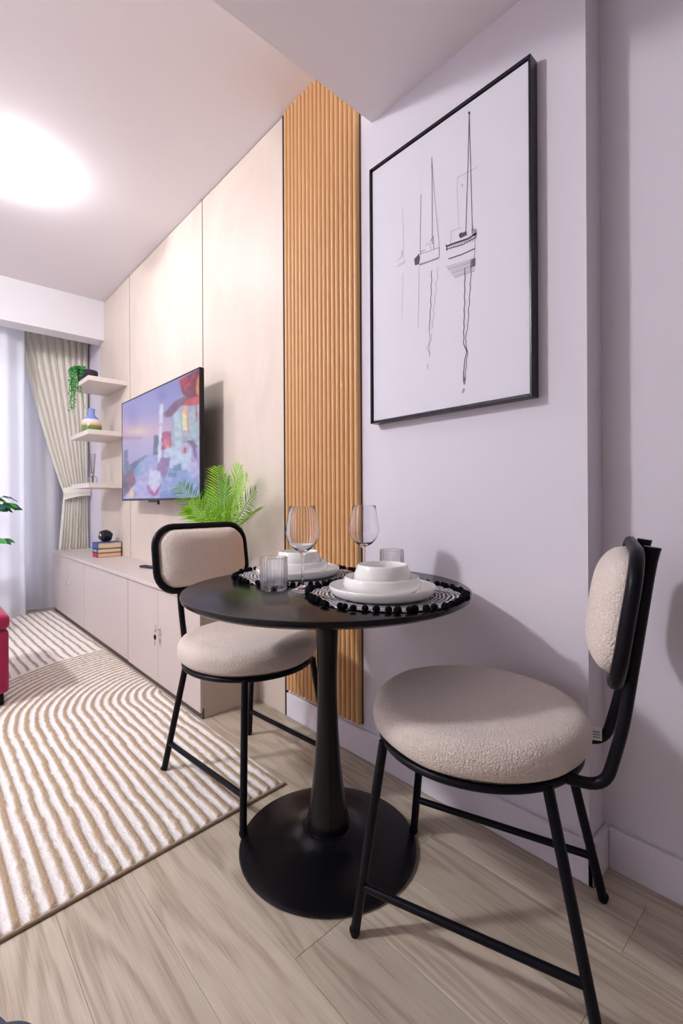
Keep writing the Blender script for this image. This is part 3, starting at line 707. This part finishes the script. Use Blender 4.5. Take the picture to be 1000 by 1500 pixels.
WINE = [(0, .0), (.034, 0), (.0352, .0012), (.034, .0025), (.020, .0055), (.008, .010), (.0042, .018), (.0037, .045), (.0037, .085), (.005, .098), (.012, .106), (.027, .116), (.040, .131), (.0465, .149), (.0475, .160), (.0445, .185), (.0395, .213), (.0362, .2335), (.0357, .2345), (.0352, .2335), (.0382, .213), (.0432, .185), (.0460, .160), (.0450, .149), (.0385, .132), (.026, .1185), (.012, .111), (0, .1085)]
def wine(loc, label): return tag(obj('wine_glass', lathe(WINE, 56), 'wine_crystal', None, loc, smooth=1.2), label, 'glass', 'wine glasses on the table')
wine((.819, 1.049, TZ + .0005), 'tall empty wine glass beside the ribbed tumbler')
wine((1.062, 1.045, TZ + .0005), 'tall empty wine glass near the wall, behind the bowls')
def tumbler(loc, label):
    t = thing('glass_tumbler', label, 'glass', loc, 0, 'ribbed tumblers on the table')
    prof = [(0, 0), (.034, 0), (.0372, .003), (.0375, .010), (.0368, .017), (.0376, .022), (.0382, .06), (.0386, .088), (.0384, .0905), (.0372, .0905), (.0368, .088), (.0362, .06), (.0352, .018), (.030, .0135), (0, .0125)]
    def rib(i, a): return .0034 * abs(math.sin(a * 12)) - .0022 if 5 <= i <= 6 else (.0008 * math.cos(a * 32) if i in (3,) else 0)
    obj('glass_body', lathe(prof, 192, rib), 'cut_glass', t, smooth=.5)
    obj('gilt_rim', tube([(.0378 * math.cos(2 * PI * k / 48), .0378 * math.sin(2 * PI * k / 48), .0911) for k in range(48)], .0006, 6, True), 'gold', t, smooth=3.1)
tumbler((.7605, 1.1055, TZ + .0005), 'gilt rimmed ribbed tumbler in front of a wine glass')
tumbler((1.150, 1.008, TZ + .0005), 'gilt rimmed ribbed tumbler near the wall behind the bowls')
def fork(loc, rz, label):
    b = bmesh.new(); L = .19
    def strip(path, z):
        pass
    out = [(-.0035, -.095), (.0035, -.095), (.0045, -.06), (.003, .0), (.003, .025), (.0105, .045), (.0115, .055), (-.0115, .055), (-.0105, .045), (-.003, .025), (-.003, 0), (-.0045, -.06)]
    b = poly_prism(out, 0, .0018)
    tn = [box(x - .0012, x + .0012, .055, .095, 0, .0018) for x in (-.010, -.0035, .0035, .010)]
    b = join(b, *tn)
    for v in b.verts: v.co.z += .006 * max(0, 1 - abs(v.co.y - .02) / .05) + .003 * max(0, (v.co.y - .06) / .04)
    return tag(obj('fork', b, 'steel', None, loc, rz, smooth=.6), label, 'fork', 'forks on the placemats')
def knife(loc, rz, label):
    out = [(-.0045, -.10), (.0045, -.10), (.0055, -.08), (.004, 0), (.0075, .02), (.008, .06), (.004, .095), (-.002, .105), (-.004, .1), (-.004, 0), (-.0055, -.08)]
    b = poly_prism(out, 0, .0024); return tag(obj('knife', b, 'steel', None, loc, rz, smooth=.6), label, 'knife', 'knives on the placemats')
fork((.7725, .925, TZ + .0055), .10, 'steel fork on the placemat near the ribbed tumbler')
knife((1.064, .80, TZ + .0050), -.08, 'steel knife on the placemat beside the labelled chair plate')
fork((1.108, 1.225, TZ + .0055), PI - .05, 'steel fork on the placemat by the timber panel')
knife((.797, 1.285, TZ + .0050), PI + .05, 'steel knife on the placemat behind the tumbler')

# ---------------------------------------------------------------- floating shelves and what stands on them
SY0, SY1, SX = 3.952, 4.47, 1.015
SH = [(1.978, 'topmost floating beige shelf, with the trailing plant'), (1.565, 'middle floating beige shelf, with the glazed vase'), (1.153, 'lowest floating beige shelf, with the reed diffuser')]
for z, lab in SH: tag(obj('floating_shelf', box(SX, W - .014, SY0, SY1, z - .037, z, .0015, 1), 'shelf'), lab, 'shelf', 'floating shelves')
# trailing plant in a dark woven pot
z = SH[0][0]; pl = thing('trailing_plant', 'trailing green plant in dark woven pot on the topmost shelf', 'plant', (1.10, 4.30, z))
def weave(i, a): return .003 * math.sin(a * 18 + i * PI) if 1 < i < 12 else 0
obj('pot', lathe([(0, 0), (.062, 0)] + [(.064 + .0016 * k, .004 + .0105 * k) for k in range(11)] + [(.078, .116), (.072, .113), (.069, .09), (0, .09)], 72, weave), 'pot_dark', pl, smooth=.8)
obj('soil', lathe([(0, .0945), (.0685, .0935), (.0685, .0905), (0, .0905)], 32), 'soil', pl)
lf = []
for s_ in range(22):
    a = PI + .35 + random.gauss(0, .5); ln = random.uniform(.14, .36); st0 = Vector((.055 * math.cos(a), .055 * math.sin(a), .10)); e = Vector((.125 * math.cos(a), .10 * math.sin(a), .105))
    pth = [st0, st0.lerp(e, .5) + Vector((0, 0, .035)), e + Vector((random.gauss(0, .012), random.gauss(0, .012), 0)), e + Vector((random.gauss(0, .012), random.gauss(0, .014), -ln * .5)), e + Vector((random.gauss(0, .014), random.gauss(0, .016), -ln))]
    vb = [tube(pth, .0014, 5)]
    for k in range(26):
        t = k / 26 * 4; i = min(3, int(t)); q = pth[i].lerp(pth[i + 1], t - i); dv = Vector((random.gauss(0, 1), random.gauss(0, 1), random.gauss(-.2, .6))).normalized() * .017; sd = dv.cross(Vector((random.gauss(0, 1), random.gauss(0, 1), 1))).normalized() * .006
        bb = bmesh.new(); bb.faces.new([bb.verts.new(v) for v in (q, q + dv * .5 + sd, q + dv, q + dv * .5 - sd)]); vb.append(bb)
    obj('vine', join(*vb), 'trail', pl)
# vase
tag(obj('glazed_vase', lathe([(0, 0), (.066, 0), (.074, .006), (.077, .03), (.0765, .07), (.070, .098), (.052, .122), (.034, .140), (.026, .152), (.0245, .170), (.026, .190), (.029, .199), (.0265, .200), (.022, .19), (.021, .165), (.028, .145), (.06, .10), (.068, .07), (.068, .012), (0, .01)], 56), 'vase_glaze', None, (1.105, 4.205, SH[1][0] + .0005), smooth=.9), 'bottle shaped vase glazed blue, cream and green on middle shelf', 'vase')
# reed diffuser
rd = thing('reed_diffuser', 'small glass reed diffuser on the lowest shelf', 'diffuser', (1.115, 4.215, SH[2][0] + .0005))
obj('bottle', lathe([(0, 0), (.034, 0), (.037, .004), (.037, .022), (.034, .030), (.030, .036), (.036, .042), (.035, .055), (.014, .066), (.013, .078), (.011, .078), (.011, .064), (.03, .053), (.03, .006), (0, .006)], 40), 'glass', rd, smooth=.9)
obj('collar', lathe([(.0135, .067), (.0155, .067), (.0155, .080), (.0135, .080)], 24, close=True), 'chrome', rd, smooth=.6)
for k in range(6):
    a = k * 1.05; obj('reed', tube([(.004 * math.cos(a), .004 * math.sin(a), .012), (.022 * math.cos(a), .022 * math.sin(a), .25)], .0014, 6), 'reed', rd)

# ---------------------------------------------------------------- on the worktop
by = 4.14; bx = 1.20
for k, (z0, h, cm, lab, rz) in enumerate(((.0, .034, 'book_red', 'red hardback at the bottom of the book pile', .0), (.0345, .034, 'book_grey', 'slate blue hardback in the middle of the book pile', -.02), (.069, .048, 'book_blue', 'thick blue hardback on top of the book pile', .02))):
    bk = thing('book', lab, 'book', (bx, by, CT + .0005 + z0), rz, 'books on the worktop')
    obj('cover', join(box(-.092, .092, -.07, .07, 0, .003), box(-.092, .092, -.07, .07, h - .003, h), box(-.092, -.0885, -.07, .07, 0, h)), cm, bk)
    obj('pages', box(-.0884, .088, -.066, .066, .0031, h - .0031), 'paper', bk)
    if cm == 'book_grey':
        obj('spine_print', join(*[box(-.0923, -.092, -.045 + .018 * q, -.034 + .018 * q, .012, .022) for q in range(5)]), 'tag', bk)
sk = thing('smart_speaker', 'small black tilted speaker standing on the books', 'speaker', (1.195, 4.16, CT + .1178), .3)
b = bmesh.new(); bmesh.ops.create_icosphere(b, subdivisions=2, radius=.05)
for v in b.verts:
    p = v.co; n_ = max(abs(p.x), abs(p.y), abs(p.z)); v.co = p.lerp(p * (.05 / n_) * .92, .55)
bmesh.ops.rotate(b, verts=b.verts, matrix=Matrix.Rotation(.45, 3, 'X')); 
zm = min(v.co.z for v in b.verts)
for v in b.verts: v.co.z = max(v.co.z - zm - .004, 0)
obj('housing', b, 'speaker_black', sk, smooth=.5)
ln_ = lathe([(0, 0), (.010, 0), (.011, .003), (.008, .005), (0, .0055)], 20); bmesh.ops.rotate(ln_, verts=ln_.verts, matrix=Matrix.Rotation(-PI / 2, 3, 'Y'))
obj('lens', ln_, 'chrome', sk, (-.047, -.008, .058), smooth=.7)
rm = thing('remote_control', 'slim dark remote control lying on the worktop', 'remote', (1.19, 3.18, CT + .0005), .25)
obj('remote_body', box(-.022, .022, -.085, .085, 0, .014, .004, 2), 'leather_dark', rm)
obj('button', box(-.008, .008, .03, .046, .014, .016, .001, 1), 'rubber', rm)

# potted palm on the near end of the worktop
pp = thing('potted_palm', 'bright green feathery palm in a dark vase on the worktop', 'plant', (1.185, 2.17, CT + .0005))
obj('vase', lathe([(0, 0), (.045, 0), (.058, .008), (.066, .035), (.066, .07), (.055, .11), (.040, .15), (.036, .185), (.042, .215), (.046, .222), (.042, .222), (.036, .21), (.031, .185), (.035, .15), (.03, .10), (0, .09)], 40), 'vase_brown', pp, smooth=.9)
hp = [(.050, -.045, .05), (.075, -.07, .055), (.088, -.082, .085), (.078, -.072, .115), (.060, -.055, .112), (.058, -.052, .135), (.074, -.068, .155), (.080, -.074, .19), (.062, -.056, .215), (.036, -.032, .212)]
obj('scroll_handle', tube(arc(hp, .02, 4), .0065, 8), 'vase_brown', pp, smooth=1)
obj('scroll_handle', tube(arc([(-y, x, z) for x, y, z in hp], .02, 4), .0065, 8), 'vase_brown', pp, smooth=1)
def frond(base, tip, sag, nleaf, ll, mname, twist):
    base, tip = Vector(base), Vector(tip); mid = base.lerp(tip, .55) + Vector((0, 0, sag))
    P = [(1 - t) ** 2 * base + 2 * t * (1 - t) * mid + t * t * tip for t in [k / 16 for k in range(17)]]
    parts = [tube(P, [.0032 - .0022 * k / 16 for k in range(17)], 6)]
    bb = bmesh.new(); FN = Vector((-.55, -.55, .62)) + Vector((random.uniform(-.5, .5), random.uniform(-.5, .5), random.uniform(-.3, .3))); twist *= .4
    nleaf = int(nleaf * .72); ll *= 1.1
    for k in range(nleaf):
        t = .16 + .84 * k / (nleaf - 1); f = t * 16; i = min(15, int(f)); q = P[i].lerp(P[i + 1], f - i); tg_ = (P[i + 1] - P[i]).normalized()
        side0 = tg_.cross(FN).normalized(); upv = side0.cross(tg_)
        side = (side0 * math.cos(twist) + upv * math.sin(twist))
        L_ = ll * (math.sin(PI * min(1, .18 + t * .78)) ** .6) * random.uniform(.85, 1.1)
        for s_ in (-1, 1):
            dv = (side * s_ * .74 + tg_ * .70 + upv * random.uniform(.0, .25)).normalized() * L_
            wv = dv.cross(upv).normalized() * .0034
            m1 = q + dv * .45; e = q + dv + Vector((0, 0, -.10 * L_))
            v = [bb.verts.new(x_) for x_ in (q - wv * .4, m1 - wv + upv * .001, e, m1 + wv + upv * .001, q + wv * .4)]
            c_ = bb.verts.new(m1 - upv * .0018)
            bb.faces.new((v[0], v[1], c_)); bb.faces.new((v[1], v[2], c_)); bb.faces.new((v[2], v[3], c_)); bb.faces.new((v[3], v[4], c_)); bb.faces.new((v[4], v[0], c_))
    parts.append(bb)
    obj('frond', join(*parts), mname, pp)
Bz = (0, 0, .20)
def pxl(x, y, X): q = at(x, y, 'X', X); return (q.x - 1.185, q.y - 2.17, q.z - CT)
for tipx, tipy, X, sag, n_, ll, mn, tw in (
    (262, 712, 1.10, .05, 30, .12, 'palm_dark', .2), (278, 742, 1.05, .06, 30, .12, 'palm', .3), (300, 722, 1.19, .05, 28, .12, 'palm_dark', .5),
    (318, 686, 1.20, .03, 30, .11, 'palm', .9), (333, 700, 1.16, .02, 28, .11, 'palm_dark', .8), (352, 684, 1.19, .03, 32, .12, 'palm', .7),
    (362, 700, 1.14, .03, 30, .12, 'palm', .2), (374, 720, 1.17, .04, 28, .11, 'palm_dark', .4), (376, 748, 1.15, .05, 26, .11, 'palm', .2), (340, 735, 1.02, .05, 26, .11, 'palm', .0), (310, 752, 1.00, .05, 24, .11, 'palm', .1)):
    frond(Bz, pxl(tipx, tipy, X), sag, n_, ll, mn, tw)

# ---------------------------------------------------------------- curtains
CYc = 5.055
def cur(u, v):
    """u across (0 left .. 1 wall), v height 0 floor .. 1 top"""
    z = .02 + v * 2.68
    zt = 1.09
    if z > zt:
        t = (z - zt) / (2.5 - zt); xl = 1.085 + (.70 - 1.085) * min(1.05, t ** .93)
        xr = 1.285 + .015 * t; nar = 1 - min(1, t * 1.2)
    else:
        t = (zt - z) / zt; xl = 1.085 - .03 * min(1, t * 2) - .03 * t; xr = 1.285 + .015 * t; nar = max(0, 1 - t * 2.2)
    ph_ = 2 * PI * 10 * u + .8 * math.sin(7 * u) + .35 * math.sin(3 * v + 5 * u)
    amp = .019 * (1 - .3 * nar)
    x = xl + (xr - xl) * u + .006 * math.sin(ph_ * 2 + 1)
    y = CYc + amp * math.sin(ph_) - .02 * nar * math.sin(PI * u) + .008 * noise.noise(Vector((u * 9, v * 5, 2)))
    return (x, y, z)
ct = thing('drape_curtain', 'cream pleated curtain gathered with a tieback by the shelves', 'curtain', (0, 0, 0))
obj('drape', grid(220, 70, cur), 'curtain_cloth', ct, smooth=3.1)
def tie(u, v):
    x = 1.072 + .235 * u; a = math.sin(PI * u)
    zc = 1.083 + .028 * u + .012 * a
    return (x, CYc - .045 - .035 * a + .006 * math.sin(9 * v), zc + (v - .5) * (.115 - .03 * u) )
obj('tieback', join(grid(24, 6, tie)), 'curtain_cloth', ct, smooth=3.1)
sol = ct.children
def sheer(u, v):
    x = -2.55 + u * 3.62
    s_ = max(0, min(1, (x - .745) / .05)); s_ = s_ * s_ * (3 - 2 * s_)
    yb = 4.86 + (5.155 - 4.86) * s_
    amp = .055 * (1 - s_) + .02 * s_; z = .018 - .015 * s_ + v * 2.66
    ph_ = x * 19 + .5 * math.sin(x * 5)
    return (x, yb + amp * math.sin(ph_) + .012 * math.sin(x * 47 + v), z)
obj_sh = thing('sheer_curtain', 'white translucent sheer curtain hanging to the rug', 'curtain', (0, 0, 0))
obj('sheer_cloth', grid(420, 10, sheer), 'sheer', obj_sh, smooth=3.1)
obj('hem', grid(420, 1, lambda u, v: (lambda p: (p[0], p[1] - .002, .019 + v * .11))(sheer(u, 0))), 'sheer', obj_sh, smooth=3.1)
tr_ = tag(obj('curtain_track', join(box(XL + .1, W - .02, 5.04, 5.07, 2.71, 2.735), box(XL + .1, W - .02, 4.85, 4.88, 2.71, 2.735)), 'track'), 'twin curtain track hidden behind the pelmet', 'curtain track')

# ---------------------------------------------------------------- magenta ottoman, ficus, navy stool at the frame edge
ot = thing('velvet_ottoman', 'magenta velvet ottoman with black feet standing on the rug', 'ottoman', (.012, 3.0, .012))
obj('upholstered_body', box(-.32, .345, -.22, .45, .06, .37, .02, 3), 'velvet', ot, smooth=.6)
obj('seat_pad', box(-.325, .35, -.225, .455, .372, .445, .025, 3), 'velvet', ot, smooth=.6)
for sx, sy in ((-.27, -.17), (.30, -.17), (-.27, .4), (.30, .4)): obj('foot', box(sx - .025, sx + .025, sy - .025, sy + .025, 0, .06, .003, 1), 'rubber', ot)
fc = thing('potted_ficus', 'leafy potted ficus standing in front of the sheer curtain', 'plant', (.335, 4.36, .012))
obj('pot', lathe([(0, 0), (.10, 0), (.105, .01), (.13, .22), (.134, .24), (.125, .24), (.12, .20), (0, .19)], 40), 'china', fc, smooth=.8)
obj('soil', lathe([(0, .20), (.119, .198), (.119, .191), (0, .191)], 32), 'soil', fc)
obj('trunk', tube([(0, 0, .19), (.01, .01, .5), (-.01, 0, .8), (.01, .01, 1.1)], [.012, .011, .009, .006], 8), 'bark', fc, smooth=1)
b = bmesh.new(); pts = []
for k in range(9):
    t = k / 8; wd = .021 * math.sin(PI * t ** .8) ** .85; pts.append((t * .078, wd, -.012 * t * t))
ctr = [b.verts.new((x_, 0, z_ - .004)) for x_, w_, z_ in pts]; lft = [b.verts.new((x_, w_, z_)) for x_, w_, z_ in pts]; rgt = [b.verts.new((x_, -w_, z_)) for x_, w_, z_ in pts]
for k in range(8): b.faces.new((ctr[k], ctr[k + 1], lft[k + 1], lft[k])); b.faces.new((rgt[k], rgt[k + 1], ctr[k + 1], ctr[k]))
bmesh.ops.remove_doubles(b, verts=b.verts, dist=1e-5)
LF = me('leaf', b, 3.1); LD = LF.copy(); LF.materials.append(MATS['leaf_light']); LD.materials.append(MATS['leaf_dark'])
def branch(p0, p1, n):
    p0, p1 = Vector(p0), Vector(p1); mid = p0.lerp(p1, .5) + Vector((0, 0, .05))
    P = [(1 - t) ** 2 * p0 + 2 * t * (1 - t) * mid + t * t * p1 for t in [k / 10 for k in range(11)]]
    obj('branch', tube(P, [.0045 - .003 * k / 10 for k in range(11)], 6), 'bark', fc)
    for k in range(n):
        t = .3 + .7 * k / (n - 1); f = t * 10; i = min(9, int(f)); q = P[i].lerp(P[i + 1], f - i); dr_ = (P[i + 1] - P[i]).normalized()
        a = math.atan2(dr_.y, dr_.x) + (1 if k % 2 else -1) * random.uniform(.3, 1.0) * (0 if k == n - 1 else 1)
        o = put('leaf', random.choice((LF, LD)), None, fc, q); o.rotation_euler = (random.uniform(-.9, .9), random.uniform(-.2, .55), a)
        s_ = random.uniform(.8, 1.1); o.scale = (s_, s_, s_)
for p0, p1, n_ in (((0, 0, .86), (.235, -.02, .96), 15), ((0, 0, .90), (.20, -.05, 1.04), 12), ((0, 0, .82), (.21, -.10, .99), 13), ((0, 0, .88), (.245, .05, .985), 14), ((0, 0, .6), (.20, .02, .715), 12), ((0, 0, .95), (-.22, -.08, 1.10), 11), ((0, 0, .7), (-.2, -.1, .82), 11), ((0, 0, 1.0), (.05, -.22, 1.15), 10), ((0, 0, 1.05), (.03, .05, 1.36), 10), ((0, 0, 1.0), (-.08, .2, 1.2), 10)): branch(p0, p1, n_)
q = at(27, 1484, 'Z', .455); _a = -YAW + .38; q = q - FW * .045 - Matrix.Rotation(_a, 3, 'Z') @ Vector((.12, .12, 0))
so = thing('navy_stool', 'low stool with a dark navy rounded seat', 'stool', (q.x, q.y, 0), _a)
b = poly_prism(rrect(.33, .33, .045, 8), .415, .455); bmesh.ops.bevel(b, geom=[e for e in b.edges if abs(e.verts[0].co.z - e.verts[1].co.z) < 1e-5 and e.verts[0].co.z > .45], offset=.008, segments=2, affect='EDGES')
obj('seat', b, 'navy', so)
for sx in (-1, 1):
    for sy in (-1, 1): obj('leg', tube([(.11 * sx, .11 * sy, .414), (.13 * sx, .13 * sy, 0)], .011, 10), 'black_metal', so, smooth=1)

# ---------------------------------------------------------------- ceiling lamps (their light included)
for nm, x, y, z, watt, r, lab in LAMPS:
    l = thing(nm, lab, 'lamp', (x, y, z), 0, 'flush ceiling lamps')
    obj('base_plate', lathe([(0, 0), (r * .9, 0), (r * .9, -.006), (0, -.006)], 48), 'lamp_rim', l, smooth=.7)
    mn = 'diffuser_%d' % watt; mat(mn, (.9, .9, .9, 1), .5, emit=((.985, .985, 1, 1), watt))
    obj('diffuser', lathe([(0, -.115), (r * .35, -.111), (r * .6, -.099), (r * .8, -.079), (r * .93, -.052), (r - .001, -.02), (r - .001, -.0065), (0, -.0065)], 64), mn, l, smooth=.9)
